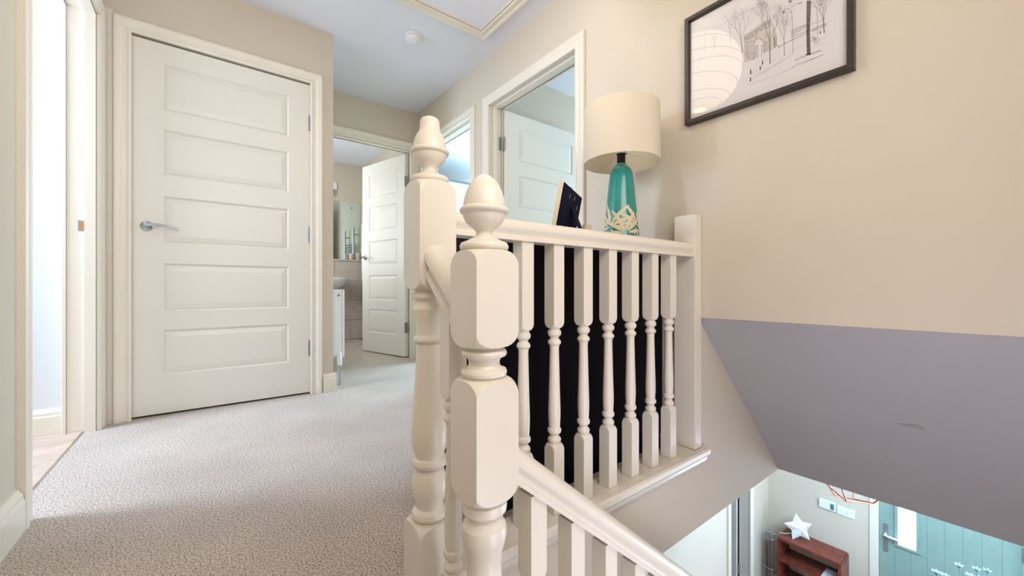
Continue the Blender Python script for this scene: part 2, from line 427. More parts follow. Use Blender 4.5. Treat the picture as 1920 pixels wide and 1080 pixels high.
# ------------------------------------------------------------------ doors
PZ = [(.205, .447), (.548, .806), (.915, 1.168), (1.282, 1.526), (1.630, 1.880)]
def door(name, w_, h_, loc, rz, label, handle=True, hinges=(), th=.036, kx=.122, hand_u=.06, lab_panels=True):
    """leaf in the local XZ plane: hinge edge at x=0, free edge at x=w_, faces y=0 and y=th"""
    root = empty(name, loc, label, 'door', kind='structure', rz=rz)
    bm = bmesh.new()
    xs = [0, kx, w_-kx, w_]; zs = [0] + [z for p in PZ for z in p] + [h_]
    grid = {}
    for s, y in ((0, 0.0), (1, th)):
        for i, x in enumerate(xs):
            for j, z in enumerate(zs): grid[s, i, j] = bm.verts.new((x, y, z))
        sg = 1 if s == 0 else -1
        for i in range(3):
            for j in range(len(zs)-1):
                q = [grid[s, i, j], grid[s, i+1, j], grid[s, i+1, j+1], grid[s, i, j+1]]
                if i == 1 and j % 2 == 1:
                    prev = q
                    for ins, dep in ((.003, .004), (.010, .009)):
                        x0, x1, z0, z1 = xs[1]+ins, xs[2]-ins, zs[j]+ins, zs[j+1]-ins
                        yy = y + sg*dep
                        r = [bm.verts.new(p) for p in ((x0, yy, z0), (x1, yy, z0), (x1, yy, z1), (x0, yy, z1))]
                        for k in range(4): bm.faces.new((prev[k], prev[(k+1) % 4], r[(k+1) % 4], r[k]))
                        prev = r
                    bm.faces.new(prev)
                else: bm.faces.new(q)
    nz = len(zs)
    for j in range(nz-1):
        for i in (0, 3): bm.faces.new((grid[0, i, j], grid[0, i, j+1], grid[1, i, j+1], grid[1, i, j]))
    for i in range(3):
        for j in (0, nz-1): bm.faces.new((grid[0, i, j], grid[0, i+1, j], grid[1, i+1, j], grid[1, i, j]))
    leaf = obj('leaf', bm, 'door', root)
    for za, zb in PZ:
        for s in (0, 1):
            bm = bmesh.new(); y = 0 if s == 0 else th; sg = 1 if s == 0 else -1
            prev = None
            for ins, dep in ((.011, .0088), (.013, .0065), (.040, .0018)):
                r = [bm.verts.new(p) for p in ((kx+ins, y+sg*dep, za+ins), (w_-kx-ins, y+sg*dep, za+ins), (w_-kx-ins, y+sg*dep, zb-ins), (kx+ins, y+sg*dep, zb-ins))]
                if prev:
                    for k in range(4): bm.faces.new((prev[k], prev[(k+1) % 4], r[(k+1) % 4], r[k]))
                prev = r
            bm.faces.new(prev)
            obj('panel', bm, 'door', leaf)
    if handle:
        for s in (0, 1):
            y = 0 if s == 0 else th; sg = -1 if s == 0 else 1
            cx, cz = w_-hand_u, 1.0
            rot = Matrix.Translation((cx, y, cz)) @ Matrix.Rotation(PI/2*(-sg)*-1 if False else (PI/2 if sg < 0 else -PI/2), 4, 'X')
            bm = bmesh.new()
            lathe(bm, [(.026, 0), (.026, .004), (.022, .008), (.012, .010), (.010, .012), (.010, .040), (.006, .044)], 28, mtx=rot)
            hd = obj('handle', bm, 'chrome', root, smooth=40)
            bm = bmesh.new()
            n_ = 16
            rings = []
            for k in range(n_+1):
                f = k/n_
                x = cx + .006 - .135*f
                z = cz + .006*math.sin(f*PI) - .012*f**3
                yy = y + sg*(.040 + .004*math.sin(f*PI))
                hh = .0085*(1-.45*f) + .006*max(0, f-.75)*4*.6
                tt = .006*(1-.3*f)
                rings.append([bm.verts.new((x, yy+tt*math.cos(a), z+hh*math.sin(a))) for a in [2*PI*i/10 for i in range(10)]])
            for a, b in zip(rings, rings[1:]):
                for i in range(10): bm.faces.new((a[i], a[(i+1) % 10], b[(i+1) % 10], b[i]))
            bm.faces.new(rings[0]); bm.faces.new(rings[-1][::-1])
            obj('lever', bm, 'chrome', hd, smooth=60)
    for hz in hinges:
        bm = bmesh.new()
        for k in range(5):
            lathe(bm, [(.0058, k*.020+.0005), (.0058, k*.020+.0192)], 12, (-.002, -.004, hz-.05))
        lathe(bm, [(.004, -.002), (.004, .104)], 12, (-.002, -.004, hz-.05))
        box(bm, .0005, .012, -.0016, .0005, hz-.05, hz+.05); box(bm, -.016, -.0035, -.0016, .0005, hz-.05, hz+.05)
        obj('hinge', bm, 'steel', root, smooth=40)
    return root
HG = (.30, 1.02, 1.72)
# closed door: hinges on the right. local x runs from the right jamb to the left -> rotate by pi; visible face then is y=th side
def mirror_children(root):
    return root
d1 = door('door_1', .838, 1.985, (.519, AY+.006+.036, .012), PI, 'closed white five panel door with a brushed lever handle', hinges=(), hand_u=.058)
# its hinges stand on the landing side
for hz in (.285, 1.02, 1.74):
    bm = bmesh.new()
    for k in range(5): lathe(bm, [(.0072, k*.020+.0005), (.0072, k*.020+.0192)], 12, (-.002, .044, hz-.05))
    box(bm, .0005, .010, .0355, .0376, hz-.05, hz+.05); box(bm, -.012, -.0035, .0355, .0376, hz-.05, hz+.05)
    obj('hinge', bm, 'steel', d1, smooth=40)
a = math.atan2(4.418-3.72, 1.36-1.559)
d2 = door('door_2', .722, 1.985, (1.556, FY+.115, .012), a, 'white five panel bathroom door standing open into the bathroom', hinges=())
for hz in (.285, 1.72):
    bm = bmesh.new()
    for k in range(5): lathe(bm, [(.0058, k*.020+.0005), (.0058, k*.020+.0192)], 12, (-.006, .040, hz-.05))
    box(bm, -.0015, .0003, .006, .034, hz-.05, hz+.05); box(bm, -.022, -.008, .0355, .0376, hz-.05, hz+.05)
    obj('hinge', bm, 'steel', d2, smooth=40)
d3 = door('door_3', .83, 1.985, (RX+.128, 2.343, .012), 0.0, 'white five panel bedroom door standing open behind the lamp', hinges=())
for hz in (.285, 1.02, 1.74):
    bm = bmesh.new()
    for k in range(5): lathe(bm, [(.0058, k*.020+.0005), (.0058, k*.020+.0192)], 12, (-.008, .006, hz-.05))
    box(bm, -.0015, .0, .004, .034, hz-.05, hz+.05)
    box(bm, -.040, -.014, -.0005, .0013, hz-.05, hz+.05, mtx=Matrix.Translation((0, .0275, 0)))
    obj('hinge', bm, 'steel', d3, smooth=40)

# loft hatch
lh = empty('loft_hatch', (1.12, 1.88, H), 'square white moulded loft hatch in the ceiling', 'hatch', kind='structure')
def picture_mould(bm, w2, h2, prof, Z=lambda q: q):
    rows = []
    for d, t in prof: rows.append([bm.verts.new(p) for p in ((-w2+d, -h2+d, -t), (w2-d, -h2+d, -t), (w2-d, h2-d, -t), (-w2+d, h2-d, -t))])
    n = len(rows)
    for i in range(n-1):
        for k in range(4): bm.faces.new((rows[i][k], rows[i][(k+1) % 4], rows[i+1][(k+1) % 4], rows[i+1][k]))
    return bm
bm = picture_mould(bmesh.new(), .36, .36, [(0, 0), (0, .016), (.006, .022), (.020, .022), (.026, .016), (.044, .014), (.050, .018), (.058, .018), (.062, .010), (.062, 0)])
obj('trim_frame', bm, 'gloss', lh, smooth=25)
bm = picture_mould(bmesh.new(), .294, .294, [(0, -.001), (0, .008), (.006, .011), (.014, .008), (.014, -.001)])
obj('inner_bead', bm, 'gloss', lh, smooth=25)
obj('hatch_panel', B(-.28, .28, -.28, .28, -.006, -.0005), 'ceil', lh)

# ------------------------------------------------------------------ newels and balustrades
def shoulder(z, up, hw):
    """rounded turned shoulder of a square block: radii from the neck to beyond the corner"""
    c = hw*1.43; n_ = 18
    pr = [(hw*.86 + (c-hw*.86)*math.sin(PI/2*k/n_), .034*(1-math.cos(PI/2*k/n_))) for k in range(n_+1)]
    return [(r, z+d) for r, d in pr] if up else [(r, z-d) for r, d in pr[::-1]]
hw = .045
FIN = [(.040, 0), (.044, .004), (.045, .009), (.042, .015), (.034, .018), (.028, .021), (.020, .025), (.0155, .030), (.0150, .035), (.018, .040), (.026, .045), (.034, .053), (.038, .061), (.0395, .068),
       (.044, .070), (.0455, .074), (.044, .078), (.039, .081), (.0385, .088), (.0365, .098), (.033, .109), (.028, .120), (.021, .130), (.013, .137), (.005, .141), (.0005, .1415)]
FIN1 = FIN[:-7] + [(.0365, .098), (.033, .109), (.0285, .117), (.0245, .122), (.0235, .134), (.0225, .146), (.019, .152), (.011, .156), (.0005, .157)]
def newel(name, x, y, z0, prof, ztop, fin, label):
    r = empty(name, (x, y, z0), label, 'newel post')
    bm = lathe(bmesh.new(), [(a, b-z0) for a, b in prof], 128, sq=hw)
    obj('post', bm, 'gloss', r, smooth=22)
    bm = lathe(bmesh.new(), fin, 40, (0, 0, ztop-z0))
    obj('finial', bm, 'gloss', r, smooth=50)
    return r
c_ = hw*1.42
# lower, nearer newel
prof = [(c_, -1.10)] + shoulder(-.02, False, hw) + [(.034, -.018), (.041, -.008), (.041, .004), (.034, .012), (.030, .022), (.034, .040), (.040, .070), (.041, .095), (.038, .120), (.033, .150), (.031, .180), (.033, .205), (.039, .225), (.0415, .240), (.040, .254), (.033, .266), (.030, .272),
       (.034, .276), (.041, .282), (.042, .290), (.041, .298), (.036, .303)] + shoulder(.305, True, hw) + [(c_, .42), (c_, .46)] + shoulder(.522, False, hw) + \
       [(.036, .524), (.041, .528), (.042, .533), (.040, .538), (.032, .541), (.0285, .546), (.0285, .552), (.031, .558), (.040, .562), (.042, .567), (.040, .572), (.034, .575), (.034, .578)] + shoulder(.579, True, hw) + [(c_, .65), (c_, .70)] + shoulder(.753, False, hw)
# straighten the order so that z always rises
def rising(p):
    out = []
    for r_, z_ in p:
        if not out or z_ > out[-1][1] + 1e-5: out.append((r_, z_))
    return out
newel('newel_post', .400, .605, -1.10, rising(prof), .752, FIN, 'nearer, lower white newel post with two square blocks and an acorn finial')
prof = [(c_, -.30), (c_, .05)] + shoulder(.150, False, hw) + [(.034, .152), (.040, .156), (.042, .162), (.040, .170), (.031, .178), (.033, .188), (.039, .208), (.041, .225), (.039, .245), (.033, .262), (.030, .268),
       (.036, .271), (.041, .276), (.042, .282), (.040, .290), (.033, .294), (.034, .300), (.039, .315), (.042, .335), (.042, .360), (.040, .395), (.036, .440), (.033, .490), (.031, .540), (.031, .556), (.035, .559),
       (.038, .563), (.038, .568), (.034, .572), (.031, .577), (.031, .600), (.034, .618), (.038, .630), (.0385, .637), (.035, .645), (.030, .650), (.029, .654), (.034, .658), (.039, .663), (.039, .671), (.034, .676), (.033, .679)] + \
       shoulder(.681, True, hw) + [(c_, .75), (c_, .85)] + shoulder(.930, False, hw)
newel('newel_post', .410, .851, -.30, rising(prof), .928, FIN1, 'farther, taller white newel post with a blunt acorn finial at the landing corner')

def baluster_mesh(length, name, topblk=.245, botblk=.20):
    hb = .0205; cb = hb*1.42
    def sh(z, up):
        pr = [(hb*.80 + (cb*1.01-hb*.80)*math.sin(PI/2*k/9), .022*(1-math.cos(PI/2*k/9))) for k in range(10)]
        return [(r, z+d) for r, d in pr] if up else [(r, z-d) for r, d in pr[::-1]]
    z1 = botblk; z2 = length-topblk
    def beads(z):
        return [(.0150, z), (.0185, z+.003), (.0200, z+.008), (.0185, z+.013), (.0150, z+.017), (.0125, z+.020), (.0125, z+.022), (.0160, z+.026), (.0195, z+.030), (.0205, z+.036), (.0195, z+.041), (.0160, z+.045)]
    p = [(cb, 0)] + sh(z1, False) + beads(z1+.002) + [(.0165, z1+.050), (.0180, z1+.075), (.0182, z1+.10), (.0160, (z1+z2)/2), (.0135, z2-.060)] + beads(z2-.050) + sh(z2, True) + [(cb, length)]
    bm = lathe(bmesh.new(), rising(p), 48, sq=hb)
    o = obj(name, bm, 'gloss', smooth=22)
    return o
RAIL = [(0, .031), (.012, .030), (.022, .025), (.0285, .016), (.030, .006), (.0275, -.001), (.022, -.006), (.020, -.012), (.022, -.016), (.0275, -.018), (.0275, -.027), (0, -.027)]
RAIL = RAIL + [(-u, v) for u, v in RAIL[::-1][1:-1]]
def rail(name, p0, p1, parent, m='gloss'):
    p0, p1 = Vector(p0), Vector(p1); t = (p1-p0).normalized()
    side = t.cross(Vector((0, 0, 1))).normalized()
    bm = bmesh.new()
    A = [bm.verts.new(p0 + side*u + Vector((0, 0, v/max(.3, math.hypot(t.x, t.y))))) for u, v in RAIL]
    Z = [bm.verts.new(p1 + side*u + Vector((0, 0, v/max(.3, math.hypot(t.x, t.y))))) for u, v in RAIL]
    k = len(RAIL)
    for i in range(k): bm.faces.new((A[i], A[(i+1) % k], Z[(i+1) % k], Z[i]))
    bm.faces.new(A); bm.faces.new(Z[::-1])
    return obj(name, bm, m, parent, smooth=35)

# landing balustrade
BY = .851
lb = empty('balustrade', (1.0, BY, 0), 'white landing balustrade of turned spindles in front of the dark cabinet', 'balustrade')
def inv(o, r): o.matrix_parent_inverse = Matrix.Translation(-Vector(r.location)); return o
inv(rail('handrail', (.4553, BY, .839), (1.5595, BY, .839), lb), lb)
bm = prism(bmesh.new(), [(.795, -.002), (.790, .004), (.790, .020), (.796, .026), (.905, .028), (.905, .0), (.83, -.0), (.83, -.046), (.822, -.046), (.816, -.036), (.806, -.026), (.803, -.012)], 0, .4553, 1.635)
br = inv(obj('base_rail', bm, 'gloss', lb, smooth=25), lb)
proto = baluster_mesh(.812-.028, 'baluster')
for i, x in enumerate([.575, .693, .811, .937, 1.058, 1.180, 1.302, 1.424]):
    o = proto if i == 0 else proto.copy()
    if i: C.objects.link(o)
    o.parent = lb; o.location = (x-1.0, 0, .028)
# half newel at the wall
hn = tag(obj('half_newel', B(1.560, 1.6098, .815, .908, .028, .985, bev=.003), 'gloss'), 'plain flat half newel fixed to the right wall at the end of the balustrade', 'newel post')

# short flight between the newels and the long flight
sb = empty('stair_balustrade', (.405, .73, 0), 'short sloping handrail and single spindle between the two newel posts', 'balustrade')
inv(rail('handrail', (.405, .8055, .742), (.405, .6505, .614), sb), sb)
b_ = baluster_mesh(.80, 'baluster', topblk=.22, botblk=.22); b_.parent = sb; b_.location = (0, .0, -.125)
bm = prism(bmesh.new(), [(.806, .02), (.6505, -.11), (.6505, -.36), (.806, -.23)], 0, .385, .425)
inv(obj('string_board', bm, 'gloss', sb), sb)
SL = .823
lf = empty('stair_balustrade', (.9, .605, 0), 'long handrail with spindles descending to the hall at the bottom right', 'balustrade')
rz_ = lambda x: .362 - SL*(x-.445)
inv(rail('handrail', (.4455, .605, rz_(.4455)), (2.55, .605, rz_(2.55)), lf), lf)
bm = prism(bmesh.new(), [(.4455, rz_(.4455)-.80), (2.55, rz_(2.55)-.80), (2.55, rz_(2.55)-1.10), (.4455, rz_(.4455)-1.10)], 1, .585, .625)
inv(obj('string_board', bm, 'gloss', lf), lf)
proto = baluster_mesh(.765, 'baluster', topblk=.175, botblk=.20)
for i in range(12):
    x = .516+.1115*i
    o = proto if i == 0 else proto.copy()
    if i: C.objects.link(o)
    o.parent = lf; o.location = (x-.9, 0, rz_(x)-.790)

# stairs (mostly below the frame)
st = empty('staircase', (0, 0, GF), 'carpeted stairs turning under the camera and going down to the hall', 'stairs', kind='structure')
def step(x0, x1, y0, y1, z, t=.2):
    inv(obj('step', B(x0, x1, y0, y1, z-t, z, bev=.006), 'carpet', st), st)
step(LX, .38, .60, .868, -.2, .2); step(LX, .35, .36, .5995, -.4); step(LX, .38, -.45, .3595, -.6, .3)
for i in range(9): step(.3805 if i == 0 else .46+.243*(i-1)+.2435, .46+.243*(i)+.243, -.45, .582, -.8-.2*i, .2)

# ------------------------------------------------------------------ sideboard, lamp and standing frame
sbd = empty('cabinet', (1.075, 1.12, 0), 'near black cabinet standing behind the white spindles', 'cabinet')
def P_(name, *a, m='dark', bev=.002): return inv(obj(name, B(*a, bev=bev), m, sbd), sbd)
P_('back_panel', .622, 1.528, .942, .95, .07, .845, bev=0)
P_('side_panel', .622, .642, .9505, 1.30, 0, .845); P_('side_panel', 1.508, 1.528, .9505, 1.30, 0, .845)
P_('top', .615, 1.535, .938, 1.31, .8455, .868)
P_('bottom', .6425, 1.5075, .951, 1.295, .05, .07)
for k in range(2):
    x0 = .644 + .4325*k
    d_ = P_('door', x0, x0+.430, 1.300, 1.318, .07, .840)
    kn = inv(obj('knob', lathe(bmesh.new(), [(.006, 0), (.006, .012), (.013, .016), (.013, .024), (.006, .028)], 16, mtx=Matrix.Translation((x0+(.40 if k == 0 else .03), 1.318, .46)) @ Matrix.Rotation(-PI/2, 4, 'X')), 'chrome', d_, smooth=40), sbd)
    kn.matrix_parent_inverse = Matrix.Identity(4)
P_('plinth', .6425, 1.5075, .97, 1.28, 0, .05)

# table lamp
TL = (1.392, 1.05, .868)
tl = empty('table_lamp', TL, 'table lamp with cream drum shade and teal ceramic base with pale leaves', 'lamp')
BP = [(.066, 0), (.074, .002), (.076, .008), (.0740, .037), (.0660, .110), (.0600, .190), (.0540, .250), (.0490, .290), (.0455, .308), (.040, .320), (.032, .330), (.024, .337), (.020, .345), (.014, .346)]
obj('lamp_base', lathe(bmesh.new(), BP, 56), 'teal', tl, smooth=50)
def rbase(z):
    for (r0, z0), (r1, z1) in zip(BP[2:], BP[3:]):
        if z0 <= z <= z1: return r0+(r1-r0)*(z-z0)/(z1-z0)
    return .05
bm = bmesh.new()
def leafshape(a0, z0, ang, L, W, s0=.014):
    """flat leaf laid on the glaze: a0 angle round the base, z0 height, ang from vertical"""
    n_ = 9; rows = []
    for k in range(n_+1):
        f = k/n_; wd = W*math.sin(PI*min(1, f*.92+.06))**.8*(1-.15*f)
        if k == n_: wd = .0002
        cu = (s0+L*f)*math.sin(ang + .25*f*math.copysign(1, ang)); cv = (s0+L*f)*math.cos(ang + .12*f*math.copysign(1, ang))
        row = []
        for s in (-1, -.33, .33, 1):
            u = cu + s*wd*math.cos(ang); v = cv - s*wd*math.sin(ang)
            z = max(.009, min(.33, z0+v)); r = rbase(z)+.0009
            a = a0 + u/r
            row.append(bm.verts.new((r*math.cos(a), r*math.sin(a), z)))
        rows.append(row)
    for r0, r1 in zip(rows, rows[1:]):
        for i in range(3): bm.faces.new((r0[i], r0[i+1], r1[i+1], r1[i]))
fa = math.atan2(-TL[1], -TL[0])      # the side that faces the landing corner
for ca, cz, A0, nL, LL in ((-.72, .070, .25, 6, .100), (.22, .040, -.05, 6, .095), (1.10, .075, -.1, 6, .095), (2.1, .05, .2, 6, .10), (3.0, .07, 0, 6, .10), (-1.75, .05, -.1, 6, .10)):
    for k in range(nL):
        an = -1.3 + 2.6*k/(nL-1) + A0 + random.uniform(-.04, .04)
        leafshape(fa+ca, cz, an if abs(an) > .02 else .03, LL*(1.08-.30*abs(an-A0))*random.uniform(.85, 1.05), .0092*(1.05-.2*abs(an-A0)))
    for an in (-2.4, 2.4, 3.1):
        leafshape(fa+ca, cz, an, .038, .0055)
for k in range(14):
    leafshape(fa - PI + k*PI/7 + .1, .012, (-.9, .5, .9, -.4)[k % 4], .034, .0045, .004)
o = obj('leaf_relief', bm, 'leaf', tl)
bm = lathe(bmesh.new(), [(.0165, 0), (.0175, .004), (.0175, .030), (.0165, .040), (.024, .041), (.026, .044), (.024, .047), (.017, .048), (.017, .060), (.010, .062)], 28, (0, 0, .346))
obj('bulb_holder', bm, 'black', tl, smooth=40)
SB, ST_, RB, RT = .346, .580, .157, .155
bm = bmesh.new(); n_ = 72
rg = [[bm.verts.new((r*math.cos(2*PI*i/n_), r*math.sin(2*PI*i/n_), z)) for i in range(n_)] for r, z in ((RB, SB), (RB+.0008, SB+.004), (RT+.0008, ST_-.004), (RT, ST_))]
for a_, b2_ in zip(rg, rg[1:]):
    for i in range(n_): bm.faces.new((a_[i], a_[(i+1) % n_], b2_[(i+1) % n_], b2_[i]))
sh_ = obj('lamp_shade', bm, 'shade', tl, smooth=50)
sh_.rotation_euler = (0, 0, 0)
bm = bmesh.new()
rg = [[bm.verts.new((r*math.cos(2*PI*i/n_), r*math.sin(2*PI*i/n_), z)) for i in range(n_)] for r, z in ((RB, SB), (RB-.0025, SB+.001), (RT-.0025, ST_-.001), (RT, ST_))]
for a_, b2_ in zip(rg, rg[1:]):
    for i in range(n_): bm.faces.new((a_[i], a_[(i+1) % n_], b2_[(i+1) % n_], b2_[i]))
obj('shade_lining', bm, 'shade_in', sh_, smooth=50)
bm = bmesh.new()
tube(bm, [(.024*math.cos(2*PI*i/24), .024*math.sin(2*PI*i/24), .388) for i in range(24)], .0028, 8, closed=True)
for k in range(3):
    a_ = fa + 2*PI*k/3 + 1.75
    tube(bm, [(.025*math.cos(a_), .025*math.sin(a_), .388), (.154*math.cos(a_), .154*math.sin(a_), SB+.006)], .0014, 6)
obj('shade_carrier', bm, 'white', sh_, smooth=60)
obj('bulb', lathe(bmesh.new(), [(.012, .408), (.014, .42), (.028, .455), (.030, .475), (.022, .495), (.004, .502)], 20), 'white', tl, smooth=60)

# standing photo frame seen from behind
pf = empty('photo_frame', (.946, .993, .868), 'small standing photo frame seen from its navy back beside the lamp', 'photo frame')
ev = Vector((.87, .493, 0)).normalized(); bv = Vector((ev.y, -ev.x, 0)); up = (Vector((0, 0, .178)) + bv*.034).normalized()
nv = ev.cross(up).normalized()
if nv.dot(bv) < 0: nv = -nv
MF = Matrix((ev.to_4d(), nv.to_4d(), up.to_4d(), (0, 0, 0, 1))).transposed()
MF = Matrix(((ev.x, nv.x, up.x, 0), (ev.y, nv.y, up.y, 0), (ev.z, nv.z, up.z, .0035), (0, 0, 0, 1)))
bm = bmesh.new()
for q in ((0, .262, 0, .018), (0, .262, .163, .181), (0, .018, .018, .163), (.244, .262, .018, .163)):
    box(bm, q[0], q[1], -.016, 0, q[2], q[3], mtx=MF)
obj('moulding', bm, 'leaf', pf)
bk = obj('back_board', B(.002, .260, .0003, .004, .002, .179, mtx=MF), 'navy', pf)
obj('photo', B(.018, .244, -.008, -.001, .018, .163, mtx=MF), 'paper', pf)
bm = bmesh.new()
hinge_ = MF @ Vector((.150, .004, .115)); foot = Vector((hinge_.x, hinge_.y, 0)) + bv*.040 + ev*.012; foot.z = .003
sd = ev*.034
q0 = [hinge_-sd*.7, hinge_+sd*.7, foot+sd*1.3, foot-sd*1.3]; off = bv*.004
vs = [bm.verts.new(p) for p in q0] + [bm.verts.new(p+off) for p in q0]
for f in ((0, 1, 2, 3), (7, 6, 5, 4), (0, 4, 5, 1), (1, 5, 6, 2), (2, 6, 7, 3), (3, 7, 4, 0)): bm.faces.new([vs[i] for i in f])
obj('easel_leg', bm, 'navy', pf)
for (u, v) in ((.085, .150), (.150, .155), (.205, .128), (.235, .08), (.04, .03), (.12, .04)):
    obj('clip', B(u, u+.004, .0042, .0058, v-.007, v+.007, mtx=MF), 'steel', bk)
pot = tag(obj('tealight_holder', lathe(bmesh.new(), [(.012, 0), (.017, .002), (.019, .02), (.018, .060), (.016, .074), (.013, .074), (.013, .060), (.001, .058)], 28, (1.215, 1.085, .868)), 'bedding', smooth=40),
          'tiny peach coloured candle pot on the cabinet between photo frame and lamp', 'candle pot')

# ------------------------------------------------------------------ framed drawing on the right wall
def wallpt(px, py, X):
    """point of the plane X=const met by the sight line of picture pixel (px, py)"""
    t = (px-960)/F; D = X/(.6088+.7934*t)
    return Vector((X, D*(.7934-.6088*t), CH+D*(540-py)/F))
PY0, PY1, PZ0, PZ1 = .325, .873, 1.367, 1.812
pc = empty('framed_drawing', (RX, (PY0+PY1)/2, (PZ0+PZ1)/2), 'framed pencil drawing of a stone arch and bare trees high on the right wall', 'picture')
cy_, cz_ = (PY0+PY1)/2, (PZ0+PZ1)/2; w2, h2 = (PY1-PY0)/2, (PZ1-PZ0)/2
bm = bmesh.new(); rows = []
for d, t in [(0, 0), (0, .028), (.002, .030), (.016, .030), (.018, .027), (.019, .016), (.019, 0)]:
    rows.append([bm.verts.new(p) for p in ((-t, -w2+d, -h2+d), (-t, w2-d, -h2+d), (-t, w2-d, h2-d), (-t, -w2+d, h2-d))])
for r0, r1 in zip(rows, rows[1:]):
    for k in range(4): bm.faces.new((r0[k], r0[(k+1) % 4], r1[(k+1) % 4], r1[k]))
obj('frame', bm, 'frame', pc)
pr = obj('print', B(-.012, -.001, -w2+.0185, w2-.0185, -h2+.0185, h2-.0185), 'paper', pc)
bm = bmesh.new(); bm.faces.new([bm.verts.new((-.0180, y_, z_)) for y_, z_ in ((-w2+.0185, -h2+.0185), (w2-.0185, -h2+.0185), (w2-.0185, h2-.0185), (-w2+.0185, h2-.0185))])
obj('glazing', bm, 'glass', pc)
XD = RX-.0124
def dp(x, y):                         # coordinates read off an enlargement of the drawing
    p = wallpt(1280+x/4.32, y/4.32, XD); return Vector((p.y-cy_, p.z-cz_))
inks = {'ink': bmesh.new(), 'inkd': bmesh.new(), 'inkl': bmesh.new()}
lay = [0]
lim = lambda p: Vector((max(-w2+.02, min(w2-.02, p.x)), max(-h2+.02, min(h2-.02, p.y))))
def stroke(pts, wd, k='ink'):
    wd *= 1.0
    bm = inks[k]; P2 = [lim(dp(*p)) for p in pts]
    w0 = wd/2000; w1 = w0
    for a_, b2_ in zip(P2, P2[1:]):
        t = b2_-a_
        if t.length < 1e-6: continue
        n_ = Vector((-t.y, t.x)).normalized()*w0
        q = [a_+n_, a_-n_, b2_-n_, b2_+n_]
        bm.faces.new([bm.verts.new((-.0125, p.x, p.y)) for p in q])
def patch(pts, k='inkl', dx=-.0122):
    bm = inks[k]; bm.faces.new([bm.verts.new((dx, p.x, p.y)) for p in [lim(dp(*q)) for q in pts]])
def tree(x, y, h, lean, depth, wd, seed, k='ink'):
    rnd = random.Random(seed)
    def br(px, py, a, L, dpt, w_):
        qx, qy = px+L*math.sin(a), py-L*math.cos(a)
        stroke([(px, py), (qx, qy)], w_, k)
        if dpt <= 0: return
        for s in ((-1, 0, 1) if dpt > 1 else (-1, 1)):
            br(qx, qy, a*.8+s*rnd.uniform(.16, .5), L*rnd.uniform(.55, .9), dpt-1, max(.3, w_*.45))
    br(x, y, lean, h*.36, depth, wd)
    stroke([(x-4, y), (x+6, y)], wd*1.4, k)
stroke([(180, 275), (430, 140), (680, 5)], .5); stroke([(180, 275), (178, 420)], .5)
stroke([(530, 690), (800, 590), (1140, 440)], .5)
patch([(495, 300), (715, 150), (725, 400), (655, 430), (652, 335), (612, 312), (578, 352), (582, 480), (500, 505)])
for k in range(8): stroke([(493+k*.5, 290+k*7), (714+k*.8, 142+k*9)], .45 if k % 2 else .9, 'ink')
for k in range(13): stroke([(500+17*k, 292-11.5*k), (501+17*k, 318-11.5*k)], .5, 'ink')
for k in range(9): stroke([(500, 352+16*k), (577, 330+16*k)], .4, 'ink')
for k in range(7): stroke([(656, 330+15*k), (722, 296+15*k)], .4, 'ink')
patch([(727, 165), (762, 285), (765, 375), (729, 400)], 'inkl')
stroke([(578, 482), (578, 350), (596, 322), (615, 311), (640, 318), (653, 338), (655, 430)], 1.0, 'inkd')
for x in (588, 597, 608, 640): stroke([(x, 470), (x, 375), (x+3, 362)], 1.4, 'ink')
patch([(736, 300), (746, 292), (750, 385), (740, 392)], 'ink', -.0124); patch([(754, 315), (759, 312), (762, 378), (757, 382)], 'ink', -.0124)
tree(708, 510, 470, -.02, 4, 3.4, 3); tree(824, 446, 330, -.03, 4, 1.8, 9); tree(485, 420, 300, -.12, 4, 2.8, 5)
tree(1146, 262, 280, -.06, 4, 3.0, 11); tree(640, 200, 170, .05, 4, 1.0, 21)
for a_ in range(7): stroke([(1008+a_*4.2, 445), (1004+a_*4.0, 250), (1007+a_*5.0, 5)], 1.7, 'inkd')
stroke([(997, 446), (1040, 434)], 4, 'inkd')
patch([(905, 485), (960, 452), (1040, 425), (1110, 402), (1125, 412), (1050, 440), (960, 475), (915, 495)], 'inkl', -.0121)
stroke([(870, 560), (930, 515), (1010, 490), (1140, 445)], .8)
stroke([(895, 432), (892, 300), (885, 110), (870, 76), (845, 70), (815, 95)], 1.0); stroke([(808, 92), (826, 100), (806, 112)], 2.2, 'inkd'); stroke([(885, 60), (905, 40), (935, 25), (965, 20)], .9); stroke([(940, 30), (968, 18)], 2.0, 'inkd')
stroke([(1092, 285), (1088, 60), (1060, 50), (1040, 66)], 1.0); stroke([(1088, 50), (1110, 36), (1132, 30)], .8); stroke([(1112, 38), (1132, 34)], 2, 'inkd')
patch([(855, 5), (888, 2), (880, 18), (862, 20)], 'inkd', -.0124)
for (x, y, hh) in ((385, 345, 120), (258, 400, 75)):
    stroke([(x, y), (x-2, y-hh)], 1.2); stroke([(x-18, y-hh), (x+14, y-hh-5), (x+8, y-hh-30), (x-10, y-hh-28), (x-18, y-hh)], .9); stroke([(x-4, y-hh-28), (x-3, y-hh-42)], .9)
stroke([(775, 385), (880, 325), (1000, 262), (1165, 185)], 1.4); stroke([(778, 372), (1165, 205)], .6)
for k in range(14): stroke([(880+9*k, 292-5*k), (880+9*k, 245-4*k)], .8); 
stroke([(878, 246), (1002, 196)], .9); stroke([(878, 300), (1004, 250)], 1.2)
patch([(1045, 235), (1165, 188), (1165, 208), (1048, 258)], 'inkl', -.0123)
stroke([(1042, 195), (1160, 150)], .9)
for (cx, cy) in ((1050, 318), (1085, 326)): stroke([(cx+18*math.cos(2*PI*i/14), cy+20*math.sin(2*PI*i/14)) for i in range(15)], .8, 'inkd')
